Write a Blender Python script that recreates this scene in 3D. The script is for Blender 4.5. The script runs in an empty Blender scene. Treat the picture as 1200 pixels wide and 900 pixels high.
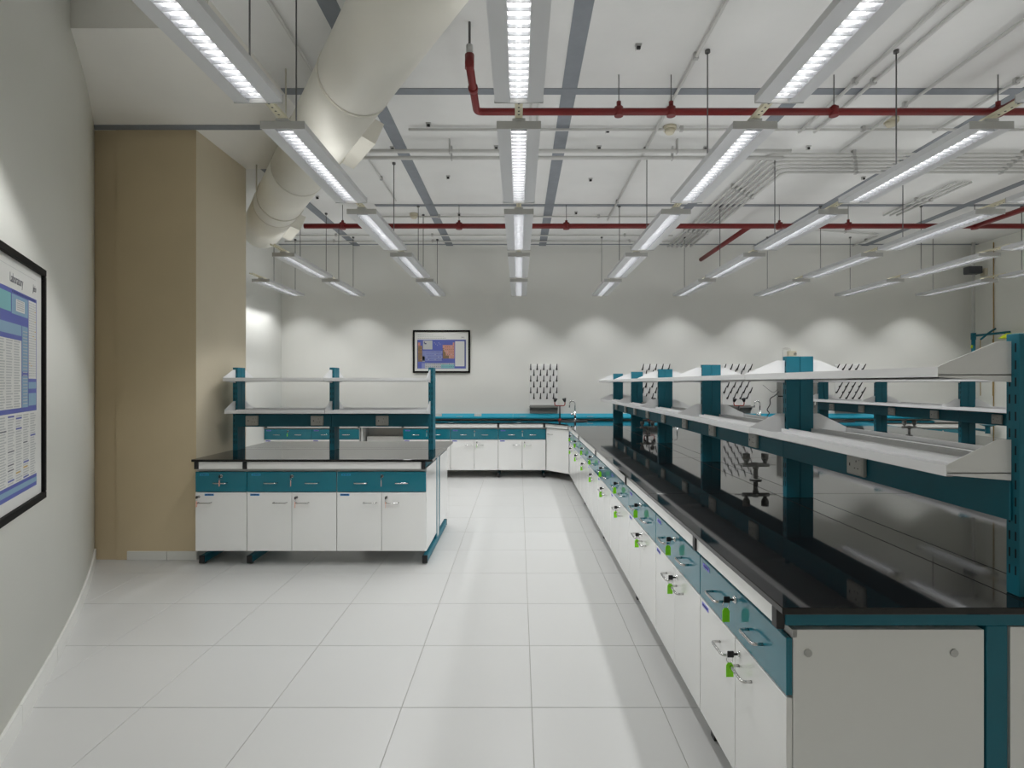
import bpy, math, random
from mathutils import Vector, Matrix
random.seed(7)
C = bpy.context.scene.collection
S = bpy.context.scene
PI = math.pi

# ------------------------------------------------------------------ camera
cd = bpy.data.cameras.new('camera')
cam = bpy.data.objects.new('camera', cd); C.objects.link(cam)
cam.location = (0, 0, 1.5); cam.rotation_euler = (PI/2, 0, 0)
cd.sensor_width = 36; cd.lens = 19.5
cd.shift_x = -8/1200; cd.shift_y = -1/1200
cd.clip_start = 0.05; cd.clip_end = 60
S.camera = cam

# ------------------------------------------------------------------ world / light / exposure
w = bpy.data.worlds.new('world'); S.world = w; w.use_nodes = True
w.node_tree.nodes['Background'].inputs[0].default_value = (.6, .62, .65, 1)
w.node_tree.nodes['Background'].inputs[1].default_value = 0.02
S.view_settings.view_transform = 'Standard'; S.view_settings.look = 'None'
S.view_settings.gamma = 1; S.view_settings.use_curve_mapping = False
S.view_settings.exposure = 0.0
S.cycles.diffuse_bounces = 6; S.cycles.max_bounces = 12
LAMP_W = 8.0          # watts of each fluorescent fixture's downward light
CUT0, CUT1 = 48, 56   # degrees from straight down: where the louvre's cut-off begins and ends
UP_W = 1.15           # watts of the fill lamp added above each fixture to brighten the ceiling
TUBE_EMIT = 1.9       # luminous tubes as seen between the blades

# ------------------------------------------------------------------ materials (all procedural)
def mat(name, col, rough=.5, metal=0, var=.04, scale=6, bump=0, bscale=60, coat=0, emit=None, spec=.5, coat_ior=1.5):
    m = bpy.data.materials.new(name); m.use_nodes = True
    n = m.node_tree.nodes; l = m.node_tree.links; b = n['Principled BSDF']
    b.inputs['Roughness'].default_value = rough; b.inputs['Metallic'].default_value = metal
    b.inputs['Specular IOR Level'].default_value = spec
    b.inputs['Coat Weight'].default_value = coat; b.inputs['Coat Roughness'].default_value = .06; b.inputs['Coat IOR'].default_value = coat_ior
    tc = n.new('ShaderNodeTexCoord'); nz = n.new('ShaderNodeTexNoise')
    nz.inputs['Scale'].default_value = scale; nz.inputs['Detail'].default_value = 4
    l.new(tc.outputs['Object'], nz.inputs['Vector'])
    r = n.new('ShaderNodeValToRGB')
    c0 = tuple(max(0, c*(1-var)) for c in col); c1 = tuple(min(1, c*(1+var)) for c in col)
    r.color_ramp.elements[0].color = (*c0, 1); r.color_ramp.elements[1].color = (*c1, 1)
    r.color_ramp.elements[0].position = .3; r.color_ramp.elements[1].position = .7
    l.new(nz.outputs['Fac'], r.inputs['Fac']); l.new(r.outputs['Color'], b.inputs['Base Color'])
    if bump:
        n2 = n.new('ShaderNodeTexNoise'); n2.inputs['Scale'].default_value = bscale
        l.new(tc.outputs['Object'], n2.inputs['Vector'])
        bp = n.new('ShaderNodeBump'); bp.inputs['Strength'].default_value = bump; bp.inputs['Distance'].default_value = .004
        l.new(n2.outputs['Fac'], bp.inputs['Height']); l.new(bp.outputs['Normal'], b.inputs['Normal'])
    if emit:
        b.inputs['Emission Color'].default_value = (*emit[0], 1); b.inputs['Emission Strength'].default_value = emit[1]
    return m
def srgb(r, g, b):
    f = lambda v: (v/255/12.92) if v/255 <= .04045 else ((v/255+.055)/1.055)**2.4
    return (f(r), f(g), f(b))
M = dict(
 wall = mat('wall_paint', srgb(221,221,216), .7, var=.012, scale=1.5, bump=.12, bscale=90),
 wall_l = mat('wall_paint_cream', srgb(234,234,227), .55, var=.015, scale=1.3, bump=.12, bscale=90),
 column_lit = mat('beige_paint_lit_side', srgb(213,202,178), .6, var=.02, scale=2, bump=.15, bscale=80),  # lighter copy of the pier's beige: side light put into the colour
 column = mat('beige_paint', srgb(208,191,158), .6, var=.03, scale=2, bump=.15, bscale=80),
 ceil = mat('ceiling_concrete', srgb(226,226,224), .8, var=.03, scale=2.2, bump=.2, bscale=25),
 joint = mat('grey_joint_tape', srgb(135,140,146), .75, var=.06, scale=9),
 bulk = mat('bulkhead_paint', srgb(238,236,230), .75, var=.02, scale=2, bump=.15, bscale=40),
 tile = mat('floor_tile', srgb(197,197,195), .3, var=.012, scale=1.2, bump=.02, bscale=20, spec=.35),
 grout = mat('grout', srgb(160,158,150), .9, var=.08, scale=20),
 skirt = mat('skirting_tile', srgb(222,222,218), .35, var=.03, scale=3),
 white = mat('white_laminate', srgb(234,234,232), .22, var=.008, scale=3, coat=.25),
 whitem = mat('white_metal', srgb(228,228,228), .35, var=.008, scale=3),
 greyl = mat('light_grey_edge', srgb(190,190,188), .4, var=.02),
 teal = mat('teal_laminate', srgb(0,110,128), .35, var=.03, scale=4, coat=.8, spec=.15, coat_ior=1.62),
 tealm = mat('teal_metal', srgb(0,102,120), .5, var=.04, scale=7),
 tealt = mat('teal_trunking', srgb(0,146,172), .45, var=.03, scale=7),
 trayg = mat('grey_tray', srgb(150,150,148), .45, var=.03),
 black = mat('black_worktop', (.006,.006,.0065), .045, var=.2, scale=40, spec=.5),
 blackp = mat('black_plastic', (.008,.008,.009), .4, var=.1, scale=30),
 gapk = mat('dark_slot', (.004,.006,.007), .8, var=.1),
 steel = mat('brushed_steel', (.62,.61,.6), .25, metal=1, var=.05, scale=40),
 chrome = mat('chrome', (.8,.8,.8), .1, metal=1, var=.02),
 galv = mat('galvanised_conduit', srgb(182,182,180), .5, var=.05, scale=12),
 condw = mat('white_conduit', srgb(204,204,201), .55, var=.03, scale=10),
 rod = mat('steel_rod', srgb(92,92,92), .5, metal=.3, var=.1, scale=20),
 duct = mat('duct_cream', srgb(232,229,218), .42, var=.02, scale=2.5, bump=.05, bscale=14),
 ducts = mat('duct_seam', srgb(210,206,192), .45, var=.03),
 red = mat('red_pipe_paint', srgb(112,15,13), .45, var=.08, scale=9),
 redp = mat('red_lacquer', srgb(150,38,22), .35, var=.06),
 brass = mat('brass', (.55,.38,.16), .3, metal=1, var=.05),
 socket = mat('socket_plastic', srgb(205,204,198), .4, var=.02),
 tagg = mat('green_plastic', srgb(140,232,18), .4, var=.05, scale=30),
 tags = mat('salmon_plastic', srgb(236,176,156), .4, var=.05, scale=30),
 tagc = mat('clear_tag_plastic', srgb(190,205,196), .3, var=.05, scale=30),
 lblc = mat('cyan_label', srgb(20,150,190), .5, var=.03), lblb = mat('blue_label', srgb(60,130,190), .5, var=.03),
 lblp = mat('violet_label', srgb(120,120,215), .5, var=.04), ink = mat('label_ink', srgb(20,40,80), .7, var=.1),
 fixture = mat('fixture_white', srgb(216,217,219), .4, var=.01),
 fixend = mat('fixture_grey', srgb(188,188,186), .5, var=.02),
 louver = mat('louvre_aluminium', srgb(176,178,182), .3, metal=.2, var=.01),
 chan = mat('channel_cream', srgb(222,216,190), .5, var=.05, scale=14),
 tube = mat('tube_glow', (1,1,1), .5, var=0, emit=((1,.99,.97), TUBE_EMIT)),
 gtap = mat('grey_tap_lacquer', srgb(135,135,132), .4, var=.05),
 panelg = mat('grey_enclosure', srgb(122,122,118), .5, var=.04),
 beige = mat('beige_plastic', srgb(205,198,176), .5, var=.03),
 yellow = mat('yellow_green_plastic', srgb(190,205,20), .4, var=.03),
 frame = mat('black_frame', (.004,.004,.004), .6, spec=.15, var=.1),
 paper = mat('poster_paper', srgb(214,214,210), .5, var=.01),
 p_blue = mat('print_blue', srgb(86,96,168), .5, var=.03), p_navy = mat('print_navy', srgb(45,48,100), .5, var=.03),
 p_lilac = mat('print_lilac', srgb(128,136,184), .5, var=.02), p_salm = mat('print_salmon', srgb(196,142,128), .5, var=.02),
 p_brown = mat('print_brown', srgb(132,108,78), .5, var=.04), p_grey = mat('print_grey', srgb(178,180,180), .5, var=.02),
 p_teal = mat('print_teal', srgb(120,176,180), .5, var=.03), p_lb = mat('print_light_blue', srgb(128,160,184), .5, var=.03),
 p_ink = mat('print_ink', srgb(104,104,112), .6, var=.05), p_text = mat('print_text_grey', srgb(132,132,138), .6, var=.03),
 p_tan = mat('print_tan', srgb(190,160,90), .5, var=.03),
)

# ------------------------------------------------------------------ mesh helpers
class MB:
    def __init__(s): s.v = []; s.f = []; s.sm = []; s.mi = []; s.cur = 0
    def add(s, vs, fs, smooth=False):
        o = len(s.v); s.v += [tuple(v) for v in vs]
        for i, f in enumerate(fs):
            s.f.append(tuple(o+k for k in f)); s.sm.append(smooth if isinstance(smooth, bool) else smooth[i]); s.mi.append(s.cur)
        return s
    def box(s, x0, x1, y0, y1, z0, z1, c=0):
        if c <= 0:
            vs = [(x,y,z) for z in (z0,z1) for y in (y0,y1) for x in (x0,x1)]
            fs = [(0,2,3,1),(4,5,7,6),(0,1,5,4),(2,6,7,3),(0,4,6,2),(1,3,7,5)]
            return s.add(vs, fs)
        c = min(c, (x1-x0)/2.1, (y1-y0)/2.1, (z1-z0)/2.1)
        ax = [(x0,x1),(y0,y1),(z0,z1)]; vs = []; idx = {}
        for a in (0,1):
            for b in (0,1):
                for d in (0,1):
                    k = (a,b,d)
                    for e in range(3):
                        p = [ax[q][k[q]] if q == e else ax[q][k[q]] + (c if k[q] == 0 else -c) for q in range(3)]
                        idx[(k,e)] = len(vs); vs.append(p)
        fs = []
        def emit(f):
            a, b, d = (Vector(vs[f[0]]), Vector(vs[f[1]]), Vector(vs[f[2]]))
            n = (b-a).cross(d-a); cc = sum((Vector(vs[i]) for i in f), Vector())/len(f)
            cen = Vector(((x0+x1)/2,(y0+y1)/2,(z0+z1)/2))
            fs.append(tuple(f) if n.dot(cc-cen) > 0 else tuple(reversed(f)))
        for e in range(3):
            o = [q for q in range(3) if q != e]
            for sd in (0,1):
                ks = []
                for (p, q) in ((0,0),(0,1),(1,1),(1,0)):
                    k = [0,0,0]; k[e] = sd; k[o[0]] = p; k[o[1]] = q; ks.append(tuple(k))
                emit([idx[(k,e)] for k in ks])
            for (p, q) in ((0,0),(0,1),(1,1),(1,0)):
                k0 = [0,0,0]; k0[o[0]] = p; k0[o[1]] = q; k1 = list(k0); k1[e] = 1
                k0 = tuple(k0); k1 = tuple(k1)
                emit([idx[(k0,o[0])], idx[(k0,o[1])], idx[(k1,o[1])], idx[(k1,o[0])]])
        for a in (0,1):
            for b in (0,1):
                for d in (0,1): emit([idx[((a,b,d),e)] for e in range(3)])
        return s.add(vs, fs)
    def prism(s, poly, axis, t0, t1):
        """poly: 2-D outline in the two remaining axes (order x,y,z without axis)"""
        n = len(poly)
        def pt(p, t):
            q = list(p); q.insert(axis, t); return q
        vs = [pt(p, t0) for p in poly] + [pt(p, t1) for p in poly]
        fs = [tuple(range(n)), tuple(range(2*n-1, n-1, -1))] + [(i, i+n, (i+1)%n+n, (i+1)%n) for i in range(n)]
        a = sum(poly[i][0]*poly[(i+1)%n][1]-poly[(i+1)%n][0]*poly[i][1] for i in range(n))
        flip = (a > 0) == (axis != 1)
        if axis == 1: flip = not (a > 0) is False if False else (a < 0)
        if (axis != 1 and a > 0): fs = [tuple(reversed(f)) for f in fs]
        if (axis == 1 and a < 0): fs = [tuple(reversed(f)) for f in fs]
        return s.add(vs, fs)
    def cyl(s, p0, p1, r, seg=12, r1=None, caps=True):
        return s.tube([p0, p1], [r, r if r1 is None else r1], seg, caps)
    def tube(s, pts, r, seg=10, caps=True):
        pts = [Vector(p) for p in pts]; n = len(pts)
        rs = r if isinstance(r, (list, tuple)) else [r]*n
        rings = []; prev = None
        for i, p in enumerate(pts):
            a = pts[min(i+1, n-1)]; b = pts[max(i-1, 0)]
            if i not in (0, n-1):
                d1 = (pts[i]-pts[i-1]); d2 = (pts[i+1]-pts[i])
                d = (d1.normalized() if d1.length > 1e-9 else d2.normalized()) + (d2.normalized() if d2.length > 1e-9 else d1.normalized())
            else: d = a-b
            if d.length < 1e-9: d = prev_d.copy()
            d.normalize(); prev_d = d
            if prev is None:
                u = d.cross(Vector((0,0,1)) if abs(d.z) < .9 else Vector((1,0,0))).normalized()
            else:
                u = (prev - d*prev.dot(d)).normalized()
            prev = u; v = d.cross(u)
            rings.append([p + (u*math.cos(2*PI*k/seg) + v*math.sin(2*PI*k/seg))*rs[i] for k in range(seg)])
        vs = [q for rg in rings for q in rg]; fs = []; sm = []
        for i in range(n-1):
            for k in range(seg):
                fs.append((i*seg+k, i*seg+(k+1)%seg, (i+1)*seg+(k+1)%seg, (i+1)*seg+k)); sm.append(True)
        if caps:
            fs.append(tuple(range(seg-1, -1, -1))); sm.append(False)
            fs.append(tuple((n-1)*seg+k for k in range(seg))); sm.append(False)
        return s.add(vs, fs, sm)
    def quad(s, x0, x1, z0, z1, y):
        return s.add([(x0,y,z0),(x1,y,z0),(x1,y,z1),(x0,y,z1)], [(0,1,2,3)])
    def mesh(s, name, mats):
        me = bpy.data.meshes.new(name); me.from_pydata(s.v, [], s.f); me.update()
        me.polygons.foreach_set('use_smooth', s.sm); me.polygons.foreach_set('material_index', s.mi)
        for m in (mats if isinstance(mats, (list, tuple)) else [mats]): me.materials.append(m)
        return me
    def build(s, name, m, parent=None, loc=None):
        return link(name, s.mesh(name, m), parent, loc)
def link(name, data, parent=None, loc=None):
    o = bpy.data.objects.new(name, data); C.objects.link(o)
    if parent is not None: o.parent = parent
    if loc: o.location = loc
    return o
def tag(o, label, cat, group=None):
    o['label'] = label; o['category'] = cat
    if group: o['group'] = group
    return o
def thing(name, label, cat, loc=(0,0,0), rz=0, group=None):
    o = bpy.data.objects.new(name, None); C.objects.link(o); o.empty_display_size = .1
    o.location = loc; o.rotation_euler = (0,0,rz)
    return tag(o, label, cat, group)
def struct(o, label=None):
    o['kind'] = 'structure'
    if label: o['label'] = label
    return o
def copy_tree(o, loc=None, rz=None, label=None, group=None, parent=None):
    c = o.copy(); C.objects.link(c)
    if parent is not None: c.parent = parent
    if loc is not None: c.location = loc
    if rz is not None: c.rotation_euler = (0,0,rz)
    if label: c['label'] = label
    if group: c['group'] = group
    for ch in kids.get(o.name, []) if False else list(o.children): copy_tree(ch, parent=c)
    return c
kids = {}
ORD = ['first','second','third','fourth','fifth','sixth','seventh','eighth','ninth','tenth','eleventh','twelfth']
def arc(c, r, a0, a1, n, plane='xz'):
    out = []
    for i in range(n+1):
        a = math.radians(a0+(a1-a0)*i/n); u, v = r*math.cos(a), r*math.sin(a)
        out.append((c[0]+u, c[1], c[2]+v) if plane == 'xz' else (c[0]+u, c[1]+v, c[2]) if plane == 'xy' else (c[0], c[1]+u, c[2]+v))
    return out
def rounded(pts, r, n=4):
    """polyline with rounded corners"""
    pts = [Vector(p) for p in pts]; out = [pts[0]]
    for i in range(1, len(pts)-1):
        a = (pts[i-1]-pts[i]); b = (pts[i+1]-pts[i]); q = min(r, a.length*.45, b.length*.45)
        a.normalize(); b.normalize(); p0 = pts[i]+a*q; p1 = pts[i]+b*q
        for k in range(n+1):
            t = k/n; out.append(p0*(1-t)**2 + pts[i]*2*t*(1-t) + p1*t*t)
    return out+[pts[-1]]

# ------------------------------------------------------------------ room shell
BACK = 9.4; LFAR = -4.02; RIGHT = 7.7; H = 3.83; FRONT = -5.1
def wall_x(y):
    t = y-2.7
    return -2.335 - .55*t - (.0405*t*t if t > 0 else 0)
b = MB(); b.box(-5, RIGHT+.2, FRONT-.2, BACK+.2, -.15, -.004)
floor = struct(b.build('floor', M['grout']))
# separate floor tiles
tmesh = MB().box(0, .6, 0, .6, -.004, 0, .0012).mesh('tile', M['tile'])
for i in range(-7, 7):
    for j in range(-7, 14):
        x0 = .06+.6025*i+.0013; y0 = 2.566+.6035*j+.0013
        if y0 > BACK or y0 < .5: continue
        if x0+.6 < LFAR or x0+.6 < wall_x(min(y0+.6, 4.69)) and y0 < 4.7: continue
        if x0 > .7 and y0 > 1.6: 
            if x0 < 1.9: continue
        if y0 < 1.3 and x0 > 3.0: continue
        if y0 > 4.71 and y0+.6 < 5.57 and x0+.6 < -2.74: continue
        link('tile', tmesh, floor, (x0, y0, 0))
b = MB(); b.box(-5, RIGHT+.2, FRONT-.2, BACK+.2, H, H+.15)
ceiling = struct(b.build('ceiling', M['ceil']))
b = MB(); b.box(LFAR-.1, RIGHT+.1, BACK, BACK+.12, 0, H); struct(b.build('wall_back', M['wall']))
b = MB(); b.box(RIGHT, RIGHT+.12, FRONT, BACK, 0, H); struct(b.build('wall_right', M['wall_l']))
b = MB(); b.box(LFAR-.12, LFAR, 4.72, BACK, 0, H); struct(b.build('wall_far_left', M['wall']))
b = MB(); b.box(-2.7, RIGHT+.1, FRONT-.12, FRONT, 0, H); struct(b.build('wall_front', M['wall']))
b = MB(); b.box(-2.72, -2.6, FRONT, -.2, 0, H); b.box(-2.72, -.75, -.2, -.08, 0, H); struct(b.build('wall_front_left', M['wall']))
# gently bowed left wall
ys = [-.2, .6, 1.5, 2.7] + [2.7+.2*k for k in range(1, 10)] + [4.71]
b = MB(); vs = []; n = len(ys)
for y in ys:
    x = wall_x(y); vs += [(x,y,0),(x,y,H),(x-.12,y,0),(x-.12,y,H)]
fs = []
for i in range(n-1):
    q = 4*i; fs += [(q,q+4,q+5,q+1),(q+2,q+3,q+7,q+6),(q+1,q+5,q+7,q+3),(q,q+2,q+6,q+4)]
b.add(vs, fs, [k % 4 == 0 for k in range(len(fs))]); struct(b.build('wall_left', M['wall_l']))
# beige pier with a panel joint
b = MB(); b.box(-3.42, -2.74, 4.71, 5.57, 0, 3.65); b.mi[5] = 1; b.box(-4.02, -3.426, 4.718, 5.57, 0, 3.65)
struct(b.build('column', [M['column'], M['column_lit']]), 'beige square pier beside the island bench')
# boxed beam over the pier
def beam(name, y0, y1, z0, x1, m):
    b = MB(); poly = [(-4.02, y1), (x1, y1), (x1, y0), (wall_x(y0)-.05, y0), (wall_x(min(4.69, (y0+y1)/2))-.05, (y0+y1)/2), (wall_x(min(4.69,y1))-.05, min(4.69,y1))]
    b.prism(poly, 2, z0, H); return b.build(name, m)
struct(beam('ceiling_bulkhead', 3.36, 5.57, 3.65, -1.88, M['bulk']))
b = MB(); b.box(-3.6, -1.9, 4.615, 4.70, 3.645, 3.6505); struct(b.build('trim_1', M['joint']))
# skirting
sk = struct(link('baseboard_left', None)) ; sk.empty_display_size = .1
ylist = [-.2, .6, 1.2, 1.8, 2.415, 2.97, 3.5, 4.0, 4.45, 4.70]
for y0, y1 in zip(ylist[:-1], ylist[1:]):
    p0 = Vector((wall_x(y0), y0, 0)); p1 = Vector((wall_x(y1), y1, 0)); d = (p1-p0).normalized(); nn = Vector((d.y, -d.x, 0))
    a = p0 + d*.002; c = p1 - d*.002; o1 = nn*.013
    b = MB(); vs = []
    for z in (0, .095):
        vs += [a+Vector((0,0,z)), c+Vector((0,0,z)), c+o1+Vector((0,0,z)), a+o1+Vector((0,0,z))]
    b.add(vs, [(0,1,2,3),(7,6,5,4),(3,2,6,7),(2,1,5,6),(0,3,7,4),(1,0,4,5)]); b.build('skirting_tile', M['skirt'], sk)
sk = struct(link('baseboard_column', None))
for x0, x1 in ((-3.32, -2.985), (-2.98, -2.728)):
    MB().box(x0, x1, 4.697, 4.71, 0, .075, .002).build('skirting_tile', M['skirt'], sk)
MB().box(-2.74, -2.728, 4.71, 5.57, 0, .075, .002).build('skirting_tile', M['skirt'], sk)
# grey joint tape across the ceiling slab
def strip(x0, x1, y0, y1): MB().box(x0, x1, y0, y1, H-(.006 if x1-x0 > 1 else .0045), H+.001).build('joint_strip', M['joint'], ceiling)
strip(-1.88, RIGHT, 4.38, 4.47); strip(-1.88, RIGHT, 7.22, 7.30); strip(LFAR, RIGHT, 9.28, 9.33)
for x in (-2.75, -1.17, .40, 2.25, 4.03, 5.85): strip(x-.06, x+.06, 5.57 if x < -1.8 else FRONT, BACK)

# ------------------------------------------------------------------ light fixtures
ZL = 2.92; FL = 1.27; PITCH = 1.56
def make_fixture():
    t = thing('light_fixture', 'x', 'ceiling light')
    b = MB()
    for s in (-1, 1):
        b.prism([(s*.046, 0), (s*.122, .004), (s*.122, .04), (s*.046, .04)], 1, 0, FL)
    b.box(-.046, .046, 0, FL, .036, .04)
    for s in (-1, 1): b.box(min(s*.05,s*.11), max(s*.05,s*.11), .02, FL-.02, .04, .0415)
    b.build('housing', M['fixture'], t)
    for y in (-.006, FL): MB().box(-.124, .124, y, y+.006, -.001, .043, .001).build('end_cap', M['fixend'], t)
    MB().box(-.036, .036, -.012, .05, .043, .056, .002).build('coupling_plate', M['fixend'], t)
    b = MB()
    for x in (-.018, .018): b.cyl((x, .03, .027), (x, FL-.03, .027), .008, 8)
    b.box(-.04, .04, .02, FL-.02, .0345, .0355)
    b.build('tube', M['tube'], t)
    b = MB(); k = 0; y = .03
    while y < FL-.01:
        b.box(-.044, .044, y, y+.004, .003, .018); y += .05
    for s in (-1, 1): b.prism([(s*.0455,.001),(s*.0385,.03),(s*.0455,.03)], 1, .005, FL-.005)
    o = b.build('louver', M['louver'], t)
    b = MB(); b.box(-.021, .021, -.285, .14, .056, .060); b.box(-.021, -.018, -.285, .14, .056, .075); b.box(.018, .021, -.285, .14, .056, .075)
    ch = b.build('joining_channel', M['chan'], t)
    b = MB()
    for i in range(6): b.cyl((0, -.25+.04*i, .0554), (0, -.25+.04*i, .057), .006, 8)
    b.build('punched_hole', M['gapk'], ch)['kind'] = 'stuff'
    ld = bpy.data.lights.new('fluorescent_light', 'AREA'); ld.shape = 'RECTANGLE'; ld.size = .085; ld.size_y = 1.2
    ld.energy = LAMP_W; ld.color = (.985, .993, 1)
    # photometric distribution of a louvred batwing luminaire: stronger towards the cut-off angle, nothing beyond it
    ld.use_nodes = True; nt = ld.node_tree; nn_, ll = nt.nodes, nt.links; em = nn_['Emission']
    ge = nn_.new('ShaderNodeNewGeometry'); dp = nn_.new('ShaderNodeVectorMath'); dp.operation = 'DOT_PRODUCT'
    ll.new(ge.outputs['Incoming'], dp.inputs[0]); ll.new(ge.outputs['Normal'], dp.inputs[1])
    ab = nn_.new('ShaderNodeMath'); ab.operation = 'ABSOLUTE'; ll.new(dp.outputs['Value'], ab.inputs[0])
    mr = nn_.new('ShaderNodeMapRange'); mr.interpolation_type = 'SMOOTHSTEP'
    mr.inputs['From Min'].default_value = math.cos(math.radians(CUT1)); mr.inputs['From Max'].default_value = math.cos(math.radians(CUT0))
    ll.new(ab.outputs[0], mr.inputs['Value'])
    pw = nn_.new('ShaderNodeMath'); pw.operation = 'POWER'; pw.inputs[1].default_value = -2.0; ll.new(ab.outputs[0], pw.inputs[0])
    mu = nn_.new('ShaderNodeMath'); mu.operation = 'MULTIPLY'; ll.new(mr.outputs['Result'], mu.inputs[0]); ll.new(pw.outputs[0], mu.inputs[1])
    ll.new(mu.outputs[0], em.inputs['Strength'])
    lo = bpy.data.objects.new('fluorescent_light', ld); C.objects.link(lo); lo.parent = t; lo.location = (0, FL/2, -.002)
    ud = bpy.data.lights.new('added_uplight', 'AREA'); ud.shape = 'RECTANGLE'; ud.size = .2; ud.size_y = 1.15; ud.energy = UP_W; ud.color = (.985, .993, 1)  # added over the housing to throw fill light on the ceiling
    uo = bpy.data.objects.new('added_uplight', ud); C.objects.link(uo); uo.parent = t; uo.location = (0, FL/2, .048); uo.rotation_euler = (PI, 0, 0)
    return t
rod_me = MB().cyl((0,0,.04), (0,0,H-ZL), .0045, 8).cyl((0,0,H-ZL-.02), (0,0,H-ZL), .018, 10).mesh('suspension_rod', M['rod'])
proto_fix = make_fixture()
rows = {-3: [4], -2: [3, 4], -1: [0, 1, 2, 3, 4]}
for k in range(0, 6): rows[k] = [-4, -3, 0, 1, 2, 3, 4]  # negative entries: unseen fixtures added behind the viewpoint to light camera-facing surfaces
rows[-1] = [-4, -3]+rows[-1]
where = {-3: 'behind the pier', -2: 'in the two-light row', -1: 'in the row beside the duct',
         0: 'in the row over the aisle', 1: 'in the row over the bench', 2: 'in the second row past the aisle',
         3: 'in the third row past the aisle', 4: 'in the fourth row past the aisle', 5: 'in the row nearest the shower'}
firstf = True; todo = []
for k, js in rows.items():
    X = 1.32*k if k > -3 else -3.62
    for j in js:
        y0 = 1.54+PITCH*j
        num = 4-j
        if j < 0: lab = 'added unseen louvred light %s behind the viewpoint, ' % ('just' if j == -3 else 'far') + where[k]
        else: lab = ('white louvred light, ' + (ORD[num]+' from the back wall ' if num else 'closest to the back wall ') + where[k])
        if k == -3: lab = 'slim white louvred light hanging alone behind the beige pier'
        if firstf: o = proto_fix; o.location = (X, y0, ZL); o['label'] = lab; o['group'] = 'suspended louvred lights'; firstf = False
        else: o = copy_tree(proto_fix, (X, y0, ZL), label=lab, group='suspended louvred lights')
        rr = [.1] if j <= 0 else [.78] if j == 1 else [1.06]
        rr = {(-1,0): [1.18], (-1,1): [.19], (-1,2): [1.2], (-1,4): [-.12, 1.2], (-2,3): [.48], (-2,4): [-.18, .35, 1.06], (-3,4): [.42, 1.2]}.get((k, j), rr)
        todo.append((o, rr))

for o, rr in todo:
    for ry in rr: link('suspension_rod', rod_me, o, (0, ry, 0))

# ------------------------------------------------------------------ lab furniture
def make_cabinet(wd, single=False, drawer=True, knee=False):
    t = thing('base_cabinet', 'x', 'cabinet'); h = wd/2
    b = MB()
    b.box(-h, -h+.018, .019, .56, .125, .80); b.box(h-.018, h, .019, .56, .125, .80)
    b.box(-h+.018, h-.018, .019, .56, .125, .145); b.box(-h+.018, h-.018, .545, .56, .145, .80); b.box(-h+.018, h-.018, .03, .545, .785, .80)
    b.build('carcass', M['white'], t)
    MB().box(-h, h, .016, .03, .778, .80).build('top_rail', M['greyl'], t)
    def handle(p, x, z):
        q = .052; pts = rounded([(x-q,0,z),(x-q,-.032,z),(x+q,-.032,z),(x+q,0,z)], .014, 4)
        MB().tube(pts, .0052, 8).build('handle', M['steel'], p)
    def lock(p, x, z):
        b = MB(); b.cyl((x,0,z), (x,-.004,z), .0125, 14); b.cyl((x,-.004,z),(x,-.009,z), .009, 12); b.build('lock', M['chrome'], p)
    def label(p, x, z, m, w=.075):
        l = MB().box(x-w/2, x+w/2, -.0012, 0, z-.0085, z+.0085).build('name_label', m, p)
        b = MB()
        for q, ww in ((-.3,.16), (0,.34), (.3,.14)): b.box(x+w*q-w*ww/2, x+w*q+w*ww/2, -.0017, -.0012, z-.003, z+.003)
        b.build('label_print', M['ink'], l)
    g = .002
    d = MB().box(-h+g, h-g, 0, .018, .612, .775, .0015).build('drawer_front', M['teal'], t)
    if single: handle(d, 0, .686)
    else: handle(d, -.168, .686); handle(d, .168, .686)
    lock(d, .005, .741); label(d, -h+.075, .752, M['lblp' if wd > .745 else 'lblc'])
    def door(x0, x1): return MB().box(x0+g, x1-g, 0, .018, .129, .606, .0015).build('door', M['white'], t)
    if single:
        a = door(-h, h); handle(a, -h+.08, .525); lock(a, -h+.03, .573); label(a, -h+.115, .588, M['lblb'])
    else:
        a = door(-h, 0); handle(a, -.092, .525); label(a, -h+.065, .588, M['lblp' if wd > .745 else 'lblb'])
        c = door(0, h); handle(c, .087, .525); lock(c, .04, .567)
    return t
def make_key(m, ang):
    t = thing('cabinet_key', 'x', 'key')
    b = MB(); b.box(-.001, .001, -.022, -.008, -.004, .004); b.box(-.0035, .0035, -.042, -.02, -.011, .011, .002); b.build('key_head', M['blackp'], t)
    ring = [(0, -.034+.011*math.cos(2*PI*i/14)*math.cos(ang), -.018+.011*math.sin(2*PI*i/14)) for i in range(15)]
    MB().tube(ring, .0011, 6, False).build('key_ring', M['steel'], t)
    b = MB(); w2 = .0125
    b.prism([(-w2,-.082),(w2,-.082),(w2,-.043),(.006,-.033),(-.006,-.033),(-w2,-.043)], 0, -.0015, .0015)
    o = b.build('key_tag', m, t); o.location = (0,-.034,.004); o.rotation_euler = (0,0,ang)
    return t
protos = {}
def cab(wd, single=False):
    k = (wd, single)
    if k not in protos: protos[k] = [make_cabinet(wd, single), True]
    p = protos[k]
    if p[1]: p[1] = False; return p[0]
    return copy_tree(p[0])
def put_cab(wd, single, loc, rz, label, group):
    o = cab(wd, single); o.location = loc; o.rotation_euler = (0,0,rz); o['label'] = label; o['group'] = group; return o
kprotos = {}
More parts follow.
